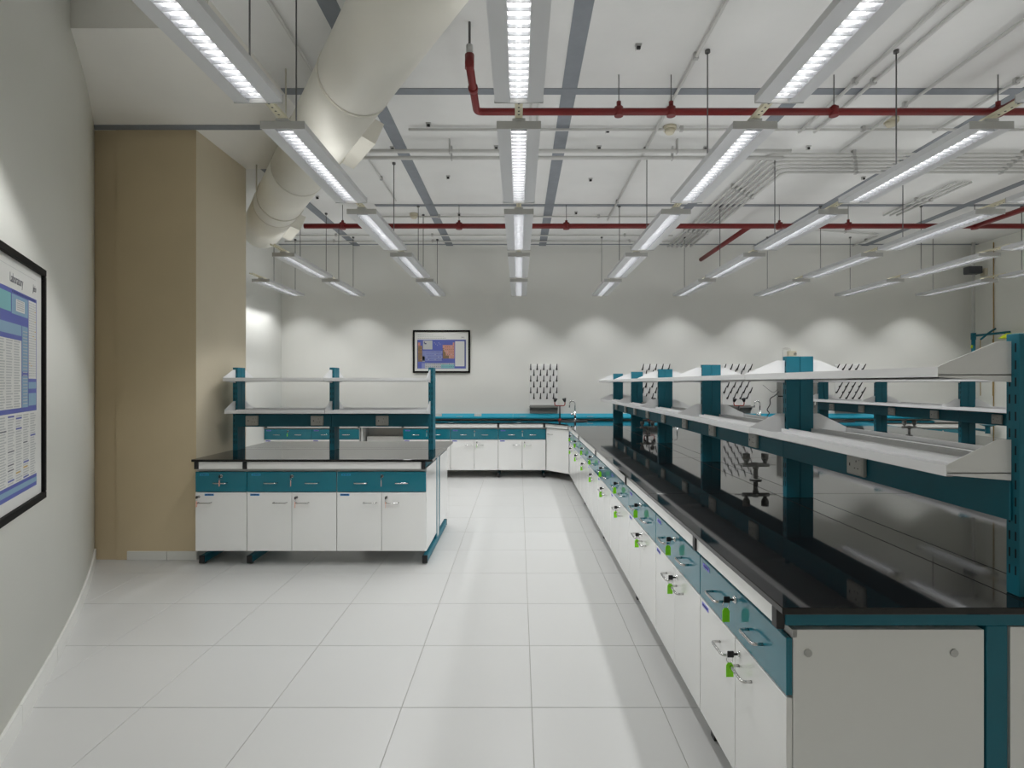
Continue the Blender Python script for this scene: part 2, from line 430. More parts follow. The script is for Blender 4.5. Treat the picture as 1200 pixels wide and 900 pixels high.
def put_key(kind, cabo, x, z, label, group):
    if kind not in kprotos:
        kprotos[kind] = make_key({'green': M['tagg'], 'salmon': M['tags'], 'clear': M['tagc']}[kind], {'green': 0, 'salmon': .25, 'clear': .3}[kind]); o = kprotos[kind]
    else: o = copy_tree(kprotos[kind])
    r = Matrix.Rotation(cabo.rotation_euler.z, 3, 'Z') @ Vector((x, 0, z))
    o.location = Vector(cabo.location)+r; o.rotation_euler = (0,0,cabo.rotation_euler.z); o['label'] = label; o['group'] = group
    return o
def bench_frame(label, group, loc, rz, L, D, legs, wall=False, ends=()):
    """C-leg under-frame in bench coordinates: x along the front, y into the bench"""
    t = thing('bench_frame', label, 'bench frame', loc, rz, group)
    for x in legs:
        f = MB().box(x-.02, x+.02, .10, D-(.02 if wall else .10), .014, .072, .003).build('foot', M['tealm'], t)
        b = MB(); b.box(x-.021, x+.021, .085, .10, .010, .074, .002); (None if wall else b.box(x-.021, x+.021, D-.10, D-.085, .010, .074, .002))
        b.cyl((x,.13,0),(x,.13,.014),.016,10); b.cyl((x,D-.13,0),(x,D-.13,.014),.016,10); b.build('foot_cap', M['blackp'], f)
        for y in ((.60,) if wall else (.60, D-.66)): MB().box(x-.02, x+.02, y, y+.06, .072, .812, .002).build('leg', M['tealm'], t)
        MB().box(x-.02, x+.02, .03, D-(.005 if wall else .03), .812, .859, .002).build('cross_beam', M['tealm'], t)
        for y in ((.006,) if wall else (.006, D-.03)): MB().box(x-.016, x+.016, y, y+.024, .80, .858, .002).build('beam_cap', M['blackp'], t)
    ls = sorted(legs)
    for x0, x1 in zip(ls[:-1], ls[1:]):
        if wall and x0 > 5: continue
        MB().box(x0+.017, x1-.017, .014, .028, .802, .8595, .001).build('apron', M['white'], t)
        if not wall: MB().box(x0+.021, x1-.021, D-.028, D-.014, .802, .8595, .001).build('apron', M['white'], t)
    for x in ends:
        MB().box(x-.006, x+.006, .668, D-.668, .03, .808).build('void_panel', M['white'], t)
    return t
def worktop(label, loc, rz, xs, D, seams, group='black worktops', name='worktop'):
    t = thing(name, label, 'worktop', loc, rz, group)
    for x0, x1 in zip(xs[:-1], xs[1:]):
        for y0, y1 in zip(seams[:-1], seams[1:]):
            MB().box(x0+.0008, x1-.0008, y0+.0008, y1-.0008, .8602, .88, .002).build('slab', M['black'], t)
    return t
def make_socket():
    b = MB(); b.box(-.058, .058, -.018, 0, -.045, .045, .004); b.box(-.050, .050, -.020, -.017, -.037, .037, .002)
    sk = b.mesh('socket', M['socket'])
    b = MB()
    for x, z, w2, h2 in ((.015,.016,.004,.008), (.005,-.014,.007,.004), (.027,-.014,.007,.004), (-.03,-.002,.006,.012), (.036,.022,.003,.003)):
        b.box(x-w2/2, x+w2/2, -.0207, -.0195, z-h2/2, z+h2/2)
    return sk, b.mesh('socket_hole', M['blackp'])
SOCK = make_socket()
def rack(label, group, loc, rz, xs, yc, sockets, back=False):
    """two-tier shelf rack on posts, bench coordinates"""
    t = thing('reagent_rack', label, 'shelf rack', loc, rz, group)
    Z0, Z1 = .8805, 1.645
    pb = MB()
    for y0, y1 in ((-.0725,-.002), (.002,.0725)): pb.box(-.0225, .0225, y0, y1, Z0, Z1, .002)
    pb.box(-.018, .018, -.004, .004, Z0, Z1-.002)
    pme = pb.mesh('post', M['tealm'])
    sb = MB(); z = Z0+.06
    while z < Z1-.03:
        for s in (-1, 1):
            for x in (-.010, .010):
                y = s*.0725; sb.box(x-.0022, x+.0022, y-.0006, y+.0006, z, z+.026)
        z += .05
    sme = sb.mesh('slot_row', M['gapk'])
    for x in xs:
        p = link('post', pme, t, (x, yc, 0)); s_ = link('slot_row', sme, p); s_['kind'] = 'stuff'
    for x0, x1 in zip(xs[:-1], xs[1:]):
        a, c = x0+.002, x1-.002
        for nm, zz, dp in (('upper_shelf', 1.515, .29), ('lower_shelf', 1.226, .265)):
            b = MB(); e = .0235
            b.box(a, c, yc-dp+.004, yc-.0745, zz+.008, zz+.011); b.box(a, c, yc+.0745, yc+dp-.004, zz+.008, zz+.011)
            b.box(a+e, c-e, yc-.0745, yc+.0745, zz+.008, zz+.011)
            for s in (-1, 1):
                y0 = yc+s*dp; b.box(a, c, min(y0, y0-s*.004), max(y0, y0-s*.004), zz, zz+.033)
                y1 = y0-s*.018; b.box(a, c, min(y0,y1), max(y0,y1), zz, zz+.003)
                if nm == 'lower_shelf':
                    for q in (.10, .06):
                        y2 = yc+s*q; b.box(a+e, c-e, y2-.002, y2+.002, zz+.01, zz+.03)
            b.build(nm, M['whitem'], t)
            for xx, sx in ((a, 1), (c, -1)):
                for s in (-1, 1):
                    b = MB(); f = lambda q: yc+s*q
                    poly = [(f(dp-.004), zz+.001), (f(dp-.004), zz+.036), (f(.115), zz+.108), (f(.0745), zz+.108), (f(.0745), zz-.012), (f(dp-.03), zz+.001)]
                    b.prism(poly, 0, min(xx, xx+sx*.0025), max(xx, xx+sx*.0025)); b.build('shelf_bracket', M['whitem'], t)
        b = MB()
        for s in (-1, 1):
            y0 = yc+s*.0725; b.box(x0+.001, x1-.001, min(y0, y0+s*.008), max(y0, y0+s*.008), 1.097, 1.212, .002)
        b.box(x0+.024, x1-.024, yc-.0725, yc+.0725, 1.204, 1.210); b.box(x0+.024, x1-.024, yc-.0725, yc+.0725, 1.099, 1.104)
        b.build('service_rail', M['tealm'], t)
    for x in sockets:
        o = link('socket', SOCK[0], t, (x, yc-.0805, 1.155)); link('socket_hole', SOCK[1], o)
    return t

# --- long main bench along the aisle: bench x runs towards the camera
YF = 8.72
mb = lambda Y: YF-Y
ML = YF-1.53; MD = 1.586; MX = .727; RZ = -PI/2
U = .753; Y0 = 1.573
mlegs = [mb(1.593)] + [mb(Y0+U*k) for k in (1,3,5,7)] + [mb(8.3)]
bench_frame('teal C-leg under-frame carrying the long black bench by the aisle', 'bench frames', (MX, YF, 0), RZ, ML, MD, mlegs, ends=[mb(1.58)])
worktop('glossy black worktop of the long bench nearest the viewer', (MX, YF, 0), RZ, [0, mb(7.62), mb(6.11), mb(4.62), mb(3.115), ML], MD, [0, .705, .86, MD])
posts_Y = [1.626, 3.02, 4.395, 5.77, 7.145, 8.50]
rack('white two-tier shelf rack on teal posts along the nearest long bench', 'shelf racks', (MX, YF, 0), RZ, sorted(mb(y) for y in posts_Y), MD/2,
     [mb(y) for y in (2.35, 3.38, 4.1, 4.78, 5.49, 6.16, 6.83, 7.44, 8.1)])
for i in range(9):
    nm = ('nearest the viewer' if i == 0 else ORD[i]+' from the near end')
    c = put_cab(U-.003, False, (.76, Y0+U*(i+.5), 0), RZ, 'white teal-drawer cabinet of the long aisle bench, '+nm, 'cabinets of the long aisle bench')
    put_key('green', c, .005, .741, 'green-tagged key in a teal aisle bench drawer, '+nm, 'keys with green tags on the aisle bench')
    put_key('green', c, .04, .567, 'green-tagged key in a white aisle bench door, '+nm, 'keys with green tags on the aisle bench')
c = put_cab(U-.003, False, (MX+MD-.033, Y0+U*.5, 0), PI/2, 'white cabinet on the far side of the long bench, at its near end', 'cabinets of the long aisle bench')
# bolt covers on the near side panel
for x in (.82, 1.234):
    o = MB().cyl((x, Y0+.0005, .735), (x, Y0-.003, .735), .011, 14).build('bolt_cover', M['greyl'])
    tag(o, 'small grey bolt cover on the bench end panel '+('next to the drawer edge' if x < 1 else 'next to the teal leg'), 'bolt cover', 'bolt covers on the end panel')
# --- island bench beside the pier
IX, IY, ID = -2.66, 4.5, 1.42; IL = 1.96
bench_frame('teal C-leg under-frame of the island bench beside the beige pier', 'bench frames', (IX, IY, 0), 0, IL, ID, [.036, .43, 1.883], ends=[1.896])
worktop('glossy black worktop of the small island bench beside the pier', (IX, IY, 0), 0, [0, IL], ID, [0, .70, .845, ID])
rack('white two-tier shelf rack on teal posts along the island bench', 'shelf racks', (IX, IY, 0), 0, [.035, .93, 1.845], .705, [.20, .80, 1.40])
ic = [(-2.645, -2.225, True, 'narrow single-door'), (-2.222, -1.49, False, 'middle two-door'), (-1.487, -.757, False, 'aisle-end two-door')]
for x0, x1, sg, nm in ic:
    c = put_cab(round(x1-x0, 3), sg, ((x0+x1)/2, IY+.033, 0), 0, 'white %s cabinet with teal drawer in the island bench' % nm, 'cabinets of the island bench')
    put_key('salmon', c, .005, .741, 'key with salmon tag in the teal drawer of the %s island cabinet' % nm, 'keys with salmon tags on the island')
    put_key('salmon', c, (-(x1-x0)/2+.03 if sg else .04), (.573 if sg else .567), 'key with salmon tag in the door of the %s island cabinet' % nm, 'keys with salmon tags on the island')
put_cab(.73, False, (-1.122, IY+ID-.033, 0), PI, 'white cabinet at the back of the island bench, aisle end', 'cabinets of the island bench')
# --- second long bench farther over
SX = 3.867
bench_frame('teal C-leg under-frame of the second long bench', 'bench frames', (SX, YF, 0), RZ, ML, MD, mlegs, ends=[mb(1.58)])
worktop('glossy black worktop of the second long bench behind the shelf rack', (SX, YF, 0), RZ, [0, mb(7.62), mb(6.11), mb(4.62), mb(3.115), ML], MD, [0, .705, .86, MD])
rack('white two-tier shelf rack on teal posts along the second long bench', 'shelf racks', (SX, YF, 0), RZ, sorted(mb(y) for y in posts_Y), MD/2,
     [mb(y) for y in (3.38, 4.1, 4.78, 5.3, 6.1, 6.8, 7.4, 8.1)])
# --- run along the back wall
BY = 8.72; BD = BACK-BY
bfb = bench_frame('teal C-leg under-frame of the counter along the back wall', 'bench frames', (0, BY, 0), 0, 7, BD, [-3.98, -2.52, -1.83, -.324, .40], wall=True)
bfb = bench_frame('teal C-leg under-frame at the shower end of the back counter', 'bench frames', (0, BY, 0), 0, 7, BD, [5.55, 7.05], wall=True)
for k, (xc, nm) in enumerate([(-3.646, 'in the corner by the far wall'), (-2.895, 'beside the open knee space'), (-1.455, 'on the aisle side of the knee space'),
                              (-.702, 'just past the island shelves'), (.051, 'next to the angled corner cabinet')]):
    c = put_cab(U-.003, False, (xc, BY+.033, 0), 0, 'white teal-drawer cabinet at the back wall, '+nm, 'cabinets along the back wall')
    put_key('green' if k == 0 else 'clear', c, .005, .741, '%s-tagged key in the back wall drawer %s' % ('green' if k == 0 else 'pale', nm), 'keys along the back wall')
    if k >= 3: put_key('green', c, .04, .567, 'green-tagged key in a white back wall door '+nm, 'keys along the back wall')
MB().box(5.567, 7.033, .014, .028, .802, .8595, .001).build('apron', M['white'], bfb)
for k, xc in enumerate((5.93, 6.685)):
    put_cab(U-.003, False, (xc, BY+.033, 0), 0, 'white cabinet with teal drawer at the back wall, %s from the shower' % ORD[1-k], 'cabinets along the back wall')
t = thing('knee_panel', 'white back panel of the open knee space under the back counter', 'panel')
MB().box(-2.50, -1.85, 9.2, 9.218, .12, .80).build('back_panel', M['white'], t)
MB().box(-2.50, -2.482, 8.80, 9.2, .12, .80).build('side_panel', M['white'], t)
MB().box(-2.45, -1.86, 8.95, 9.2, .12, .64).build('service_box', M['white'], t)
# angled corner cabinet
t = thing('corner_cabinet', 'white angled corner cabinet joining the aisle bench and back counter', 'cabinet')
poly = [(.435, 8.753), (.757, 8.36), (1.25, 8.36), (1.25, 9.3), (.435, 9.3)]
MB().prism([(x+.012, y+.010) for x, y in poly], 2, .125, .80).build('carcass', M['white'], t)
d = Vector((.757-.435, 8.36-8.753, 0)); Ld = d.length; d.normalize(); nn = Vector((d.y, -d.x, 0)); ang = math.atan2(d.y, d.x)
o = MB().box(.004, Ld-.004, -.004, .012, .129, .79, .0015).build('door', M['white'], t, (.435, 8.753, 0)); o.rotation_euler = (0,0,ang)
MB().tube(rounded([(.05,-.004,.70),(.05,-.03,.70),(.15,-.03,.70),(.15,-.004,.70)], .012), .005, 8).build('handle', M['steel'], o)
o = MB().box(.0, Ld, -.006, .010, .802, .859, .001).build('apron', M['white'], t, (.42, 8.735, 0)); o.rotation_euler = (0,0,ang)
# back worktop (with the angled piece)
t = worktop('glossy black worktop along the back wall', (0, BY, 0), 0, [LFAR+.002, -2.5, -1.0, .40, 2.0, 3.5, 5.0, 7.1], BD-.002, [0, BD-.002])
MB().prism([(.40, -.001), (.725, -.40), (.725, -.001)], 2, .8602, .88).build('corner_slab', M['black'], t)
# teal service trunking on the back wall
t = thing('wall_trunking', 'teal sloped service trunking along the back wall above the counter', 'trunking')
xs = [LFAR+.002, -2.1, -.1, 1.9, 3.9, 5.9, 7.0]
for x0, x1 in zip(xs[:-1], xs[1:]):
    b = MB(); b.prism([(9.399,.985),(9.385,.985),(9.335,.93),(9.335,.905),(9.365,.897),(9.399,.897)], 0, x0+.001, x1-.001); b.build('trunking_length', M['tealt'], t)
for x in (-1.36, -.69, 4.75, 7.0-.3):
    o = MB().box(x-.06, x+.06, 9.345, 9.37, .93, .985, .003).build('socket', M['socket'], t)
for x in (-1.0, .07, 1.2, 2.4): MB().box(x-.05, x+.05, 9.332, 9.336, .934, .940).build('label_plate', M['greyl'], t)

# ------------------------------------------------------------------ sinks, taps, racks at the back
def drying_rack(xc, label):
    t = thing('drying_rack', label, 'drying rack', (xc, BACK, 0), 0, 'peg drying racks on the back wall')
    MB().box(-.24, .24, -.018, -.001, 1.13, 1.815, .003).build('back_board', M['white'], t)
    MB().box(-.235, .235, -.014, -.001, .992, 1.128, .002).build('lower_panel', M['trayg'], t)
    b = MB(); b.box(-.245, .245, -.095, -.014, 1.098, 1.103); b.box(-.245, .245, -.098, -.094, 1.092, 1.112)
    for s_ in (-1, 1): b.prism([(-.014,1.098),(-.09,1.098),(-.014,1.02)], 0, min(s_*.235,s_*.231), max(s_*.235,s_*.231))
    b.build('drip_tray', M['gtap'], t)
    pb = MB(); pb.tube([(0,-.018,0),(0,-.04,.004),(0,-.115,.085)], [.010,.011,.007], 7); pb.cyl((0,-.018,0),(0,-.026,0),.017,8)
    me = pb.mesh('peg', M['blackp'])
    for r in range(6):
        n = 5 if r % 2 == 0 else 4
        for i in range(n): link('peg', me, t, ((i-(n-1)/2)*.11, 0, 1.735-.098*r))
    return t
drying_rack(.42, 'white peg drying rack above the corner sink, nearest the framed chart')
drying_rack(2.31, 'white peg drying rack partly behind the far posts of the nearest shelf rack')
drying_rack(3.69, 'white peg drying rack next to the grey electrical box')
drying_rack(5.59, 'white peg drying rack beyond the grey box, nearest the shower')
def eyewash(x, y, label):
    t = thing('eyewash', label, 'eyewash', (x, y, .8805), 0, 'twin-head eyewash fountains')
    MB().cyl((0,0,0),(0,0,.03),.035,14,.022).build('base', M['redp'], t)
    MB().cyl((0,0,.03),(0,0,.25),.0115,10).build('stem', M['blackp'], t)
    b = MB(); b.tube(rounded([(-.085,0,.32),(-.085,0,.245),(.085,0,.245),(.085,0,.32)], .04), .0085, 8); b.build('spray_arm', M['redp'], t)
    for s in (-1, 1):
        b = MB(); b.cyl((s*.085,0,.31),(s*.07,-.012,.365),.017,12,.036); b.build('spray_head', M['blackp'], t)
    return t
def faucet(x, y, label):
    t = thing('lab_tap', label, 'tap', (x, y, .8805), 0, 'gooseneck taps by the sinks')
    b = MB(); b.cyl((0,0,0),(0,0,.012),.028,14); b.cyl((0,0,.012),(0,0,.15),.017,12); b.build('body', M['chrome'], t)
    b = MB(); pts = [(0,0,.15),(0,0,.27)]+arc((-.045,0,.28), .045, 0, 180, 10)+[(-.09,0,.26),(-.094,0,.215)]
    b.tube(pts, .0095, 10); b.build('gooseneck', M['chrome'], t)
    b = MB(); b.cyl((0,0,.105),(-.05,0,.105),.011,10); b.cyl((-.05,0,.105),(-.07,0,.105),.018,12); b.build('lever_valve', M['chrome'], t)
    return t
def sink(x, y, label, rx=.24, ry=.16):
    t = thing('sink', label, 'sink', (x, y, .8805), 0, 'oval black sinks')
    n = 32; vs = []; prof = [(1.0,.0),(1.0,.006),(.96,.011),(.9,.010),(.86,.004),(.80,.0015),(.0,.0005)]
    for (s, z) in prof[:-1]: vs += [(rx*s*math.cos(2*PI*k/n), ry*s*math.sin(2*PI*k/n), z) for k in range(n)]
    fs = [(i*n+k, i*n+(k+1)%n, (i+1)*n+(k+1)%n, (i+1)*n+k) for i in range(len(prof)-2) for k in range(n)] + [tuple((len(prof)-2)*n+k for k in range(n))]
    MB().add(vs, fs, True).build('bowl', M['blackp'], t)
    MB().cyl((0,0,.001),(0,0,.004),.03,16).build('drain', M['steel'], t)
for (sx, ex, fx, nm) in ((.88, .68, .93, 'the corner drying rack'), (2.3, 2.17, 2.62, 'the far posts of the nearest rack'), (3.85, 3.66, 3.99, 'the grey electrical box'), (5.2, 5.10, 4.99, 'the drying rack nearest the shower')):
    sink(sx, 9.0, 'black oval drop-in sink in the back worktop by '+nm)
    eyewash(ex, 9.2 if sx < 1 else 9.22, 'red and black twin-head eyewash standing by '+nm)
    faucet(fx, 9.18, 'chrome gooseneck lab tap standing by '+nm)
def gas_tap(x, y, label):
    t = thing('gas_tap', label, 'gas tap', (x, y, .8805), 0, 'grey twin-outlet bench taps')
    b = MB(); b.cyl((0,0,0),(0,0,.008),.036,16); b.cyl((0,0,.008),(0,0,.085),.014,12); b.build('pillar', M['gtap'], t)
    b = MB(); b.cyl((-.085,0,.095),(.085,0,.095),.013,12); b.cyl((0,0,.07),(0,0,.11),.018,12); b.build('cross_arm', M['gtap'], t)
    for s in (-1, 1):
        b = MB(); b.cyl((s*.06,0,.10),(s*.06,0,.118),.012,12); b.cyl((s*.06,0,.118),(s*.06,0,.135),.014,14,.023); b.cyl((s*.06,0,.135),(s*.06,0,.168),.023,14); b.build('outlet', M['gtap'], t)
        b = MB(); b.box(min(s*.085,s*.135), max(s*.085,s*.135), -.005, .005, .093, .097, .001); b.build('lever', M['gtap'], t)
gas_tap(1.52, 3.56, 'grey twin-outlet gas tap standing on the nearest bench, closer one')
gas_tap(1.52, 6.56, 'grey twin-outlet gas tap at the far end of the nearest bench')
gas_tap(4.66, 6.62, 'grey twin-outlet gas tap standing on the second long bench')
# electrical boxes and loose cables on the back wall
t = thing('electrical_box', 'tall grey electrical enclosure on the back wall behind the shelf rack', 'electrical box', (4.69, BACK, 0))
MB().box(-.32, .32, -.16, -.001, .99, 1.27, .004).build('lower_enclosure', M['panelg'], t)
MB().box(-.32, .32, -.16, -.001, 1.29, 1.84, .004).build('upper_enclosure', M['panelg'], t)
MB().box(-.30, .30, -.13, -.002, 1.27, 1.29).build('joint_gap', M['gapk'], t)
t = thing('junction_box', 'small beige junction box with a knob above the grey enclosure', 'junction box', (4.62, BACK, 2.0))
MB().box(-.075, .06, -.06, -.001, -.06, .045, .004).build('box', M['beige'], t)
MB().cyl((.03,-.06,-.005),(.03,-.072,-.005),.022,14).build('knob', M['steel'], t)
MB().tube(rounded([(-.15,-.012,-.155),(-.15,-.012,.085),(-.12,-.012,.105),(-.02,-.012,.09),(-.02,-.012,.045)], .03), .004, 6).build('lead', M['condw'], t)
o = MB().tube(rounded([(4.36,9.30,1.36),(4.30,9.28,1.30),(4.20,9.29,1.24),(4.22,9.3,1.15),(4.15,9.29,1.05),(4.2,9.28,1.0),(4.14,9.26,.95),(4.12,9.16,.90),(4.22,9.06,.8885),(4.36,9.1,.889)], .05), .0075, 6).build('power_cable', M['blackp'])
tag(o, 'black cable dangling from the grey electrical box to the counter', 'cable')
o = MB().tube(rounded([(4.36,9.33,1.40),(4.27,9.30,1.33),(4.18,9.31,1.40),(4.10,9.32,1.47)], .05), .003, 6).build('thin_wire', M['blackp'])
tag(o, 'thin loose wire beside the grey electrical box', 'cable')
o = MB().tube([(4.16+.05*math.cos(a*.5)+.012*a, 8.95+.05*math.sin(a*.5), .889+.001*a) for a in range(0, 22)], .007, 6).build('coiled_hose', M['blackp'])
tag(o, 'black hose lying coiled on the back worktop near the grey box', 'hose')

# emergency shower by the far corner
t = thing('emergency_shower', 'teal emergency shower and eyewash stand in the far corner', 'emergency shower', (7.54, 9.2, 0))
b = MB(); b.cyl((0,0,0),(0,0,.02),.11,18); b.cyl((0,0,.02),(0,0,2.30),.029,12); b.cyl((0,0,2.22),(0,0,2.33),.037,12); b.build('pillar', M['tealm'], t)
MB().cyl((0,0,2.285),(0,-.68,2.285),.019,10).build('shower_arm', M['tealm'], t)
MB().cyl((0,-.66,2.27),(0,-.66,2.19),.03,18,.13).build('shower_head', M['yellow'], t)
b = MB(); b.tube([(-.10,-.26,2.20),(-.03,-.33,2.30),(.03,-.40,2.37)], .014, 8); b.build('pull_lever', M['tealm'], t)
b = MB()
for x, y in ((-.10,-.26), (-.02,-.40)): b.cyl((x,y,2.2),(x,y,1.3),.006,6)
b.build('pull_rod', M['brass'], t)
b = MB(); b.cyl((0,0,.74),(0,-.28,.735),.02,10); b.cyl((0,-.28,.69),(0,-.28,.80),.035,12); b.build('eyewash_arm', M['tealm'], t)
MB().cyl((0,-.28,.80),(0,-.28,.83),.03,18,.11).build('eyewash_bowl', M['tealm'], t)
MB().cyl((-.03,0,2.08),(-.03,-.01,2.13),.014,10).build('green_label', M['yellow'], t)
o = MB().cyl((7.54,9.2,2.332),(7.54,9.2,H),.024,12).build('water_pipe', M['condw']); tag(o, 'white vertical water pipe rising from the emergency shower to the ceiling', 'pipe')
# fittings on the right wall
o = MB().cyl((RIGHT-.015, 8.98, .0), (RIGHT-.015, 8.98, H-.05), .0075, 8).build('wall_conduit', M['brass']); tag(o, 'thin brown conduit running up the side wall near the corner', 'conduit')
t = thing('wall_speaker', 'dark grey box-shaped device on a bracket high on the side wall', 'wall device', (RIGHT, 9.15, 3.33))
MB().box(-.05,-.001,-.05,.05,-.06,.06,.004).build('wall_bracket', M['beige'], t)
MB().cyl((-.05,0,0),(-.12,0,.03),.015,8).build('bracket_arm', M['panelg'], t)
o = MB().box(-.32,-.10,-.07,.07,-.03,.09,.01).build('body', mat('dark_grey_plastic', srgb(70,72,76), .5), t)

# ------------------------------------------------------------------ framed charts
def text_mesh(s, h, name, m, parent, loc, italic=False):
    cu = bpy.data.curves.new(name, 'FONT'); cu.body = s; cu.size = h; cu.extrude = .0002; cu.shear = .15 if italic else 0
    tmp = bpy.data.objects.new('tmp', cu); C.objects.link(tmp)
    dg = bpy.context.evaluated_depsgraph_get(); me = bpy.data.meshes.new_from_object(tmp.evaluated_get(dg))
    bpy.data.objects.remove(tmp); bpy.data.curves.remove(cu); me.materials.clear(); me.materials.append(m); me.name = name
    o = link(name, me, parent, loc); o.rotation_euler = (PI/2, 0, 0); return o
def poster_frame(t, W, Hh, fw):
    b = MB(); b.box(0, W, -.028, -.001, 0, fw, .003); b.box(0, W, -.028, -.001, Hh-fw, Hh, .003)
    b.box(0, fw, -.028, -.001, fw, Hh-fw, .003); b.box(W-fw, W, -.028, -.001, fw, Hh-fw, .003); b.build('frame', M['frame'], t)
    MB().box(fw, W-fw, -.014, -.002, fw, Hh-fw).build('paper', M['paper'], t)
PM = ['p_blue','p_navy','p_lilac','p_salm','p_brown','p_grey','p_teal','p_lb','p_ink','p_tan','paper','tagg']
class Print(MB):
    def r(s, m, x0, x1, z0, z1, lay=0): s.cur = PM.index(m); return s.quad(x0, x1, z0, z1, -.0145-.0004*lay)
W1, H1 = .968, .722
t = thing('framed_chart', 'black-framed chart with a blue element table on the back wall', 'framed chart', (-1.792, BACK, 1.674))
poster_frame(t, W1, H1, .03)
p = Print()
cx = lambda q: (q-60)/1015*W1
cz = lambda q: (850-q)/745*H1
def R(m, a, b_, c, d, lay=0): p.r(m, cx(a), cx(b_), cz(d), cz(c), lay)
R('p_blue',138,1000,270,775); R('p_navy',978,992,285,735,1); R('p_navy',138,148,285,775,1)
R('p_lilac',225,575,465,640,1); R('p_lilac',215,275,680,770,1); R('p_brown',150,225,375,655,1); R('p_salm',150,190,320,375,1)
R('p_salm',588,795,365,600,1); R('p_salm',768,795,320,365,1); R('p_brown',588,612,420,600,2); R('p_brown',612,640,480,600,2); R('p_brown',640,700,545,600,2)
R('p_grey',240,405,285,440,1); R('p_navy',256,270,305,335,2); R('p_navy',266,300,330,350,2); R('p_grey',232,270,560,655,1)
R('paper',810,975,300,735,1); R('p_grey',275,795,680,768,1); R('p_teal',560,795,705,768,2)
for i in range(10): R('p_grey',825+15*i,829+15*i,315,720,2)
random.seed(3)
for i in range(10):
    for j in range(4): R(random.choice(['p_blue','p_blue','p_grey','p_navy']),300+30*i,312+30*i,480+44*j,492+44*j,2)
for i in range(14):
    for j in range(2): R(random.choice(['p_navy','p_ink','p_blue']),290+37*i,302+37*i,692+44*j,704+44*j,3)
for i in range(6):
    for j in range(5): R(random.choice(['p_brown','p_brown','p_grey','p_ink']),600+34*i,612+34*i,390+44*j,404+44*j,3)
for i in range(2):
    for j in range(6): R(random.choice(['p_ink','p_salm','p_brown']),160+36*i,172+36*i,390+44*j,402+44*j,3)
for i in range(5): R('p_grey',435+26*i,445+26*i,320+20*(i%3),332+20*(i%3),1)
for row, (z, n) in enumerate(((190,9),(216,16),(246,17))):
    x = 145
    for i in range(n): wq = random.choice((14,20,26)); R('p_grey' if row < 2 else 'p_ink', x, x+wq, z-5, z+(3 if row<2 else 1)); x += wq+8
p.build('chart_print', [M[k] for k in PM], t)
text_mesh('Jeio', .032, 'logo', M['p_ink'], t, (cx(920), -.0152, cz(238)), True)

W2, H2 = 1.45, 1.096
tl = math.hypot(.55, 1); tx, ty = -.55/tl, 1/tl
ry_ = 2.663; rx_ = wall_x(ry_)+.012; off = .004
base = Vector((rx_, ry_, .948)) - Vector((tx,ty,0))*W2
t = thing('framed_chart', 'large black-framed laboratory data chart on the near side wall', 'framed chart', base, math.atan2(ty, tx))
poster_frame(t, W2, H2, .033)
p = Print()
def Q(m, s0, s1, z0, z1, lay=0): p.r(m, W2+s0, W2+s1, z0-.948, z1-.948, lay)
PL = -1.37
Q('p_blue', PL, -.112, 1.03, 1.885); Q('p_teal', -1.2, -.485, 1.79, 1.866, 1); Q('p_lb', -.475, -.25, 1.785, 1.866, 1); Q('paper', -.42, -.30, 1.80, 1.85, 2)
Q('paper', -.24, -.122, 1.52, 1.868, 1); Q('p_lb', -.24, -.122, 1.475, 1.505, 1); Q('p_lb', -.24, -.122, 1.40, 1.455, 1)
Q('p_lb', -.335, -.25, 1.395, 1.745, 1); Q('p_blue', -.335, -.25, 1.53, 1.55, 2)
Q('p_lb', -1.2, -.345, 1.70, 1.745, 1); Q('paper', PL+.02, -.345, 1.395, 1.68, 1); Q('paper', PL, -.112, 1.085, 1.375, 1)
Q('p_lb', PL, -.112, 1.048, 1.07, 1)
random.seed(5)
for k in range(26):
    z = 1.40+k*.0108
    for i in range(10):
        s0 = -1.33+i*.098; Q('p_grey', s0, s0+random.uniform(.06,.085), z, z+.0055, 2)
for k in range(26):
    z = 1.09+k*.0108
    for i in range(12):
        s0 = -1.35+i*.103; Q('p_ink' if random.random() < .06 else 'p_grey', s0, s0+random.uniform(.06,.09), z, z+.0055, 2)
        if random.random() < .05: Q('p_blue', s0, s0+.08, z, z+.007, 3)
        if random.random() < .02: Q('p_tan', s0, s0+.06, z, z+.007, 3)
for k in range(30):
    z = 1.53+k*.0112
    for s0 in (-.236, -.21, -.18, -.15): Q('p_tan' if random.random() < .07 else 'p_grey', s0, s0+.02, z, z+.005, 2)
for k in range(5): Q('p_grey', -.41, -.31, 1.806+.009*k, 1.811+.009*k, 3)
for k in range(24): Q('p_grey', -.325, -.26, 1.41+.0135*k, 1.414+.0135*k, 3)
for k in range(20): Q('p_navy', -.47+.017*k, -.462+.017*k, 1.872, 1.879, 1)
Q('p_grey', -1.37, -.13, 1.972, 1.974)
p.build('chart_print', [M[k] for k in PM], t)
text_mesh('Laboratory', .055, 'heading', M['p_text'], t, (W2-.50, -.0152, 1.912-.948)).scale = (.72, 1, 1)
text_mesh('Jeio', .045, 'logo', M['p_ink'], t, (W2-.175, -.0152, 1.918-.948), True).scale = (.8, 1, 1)

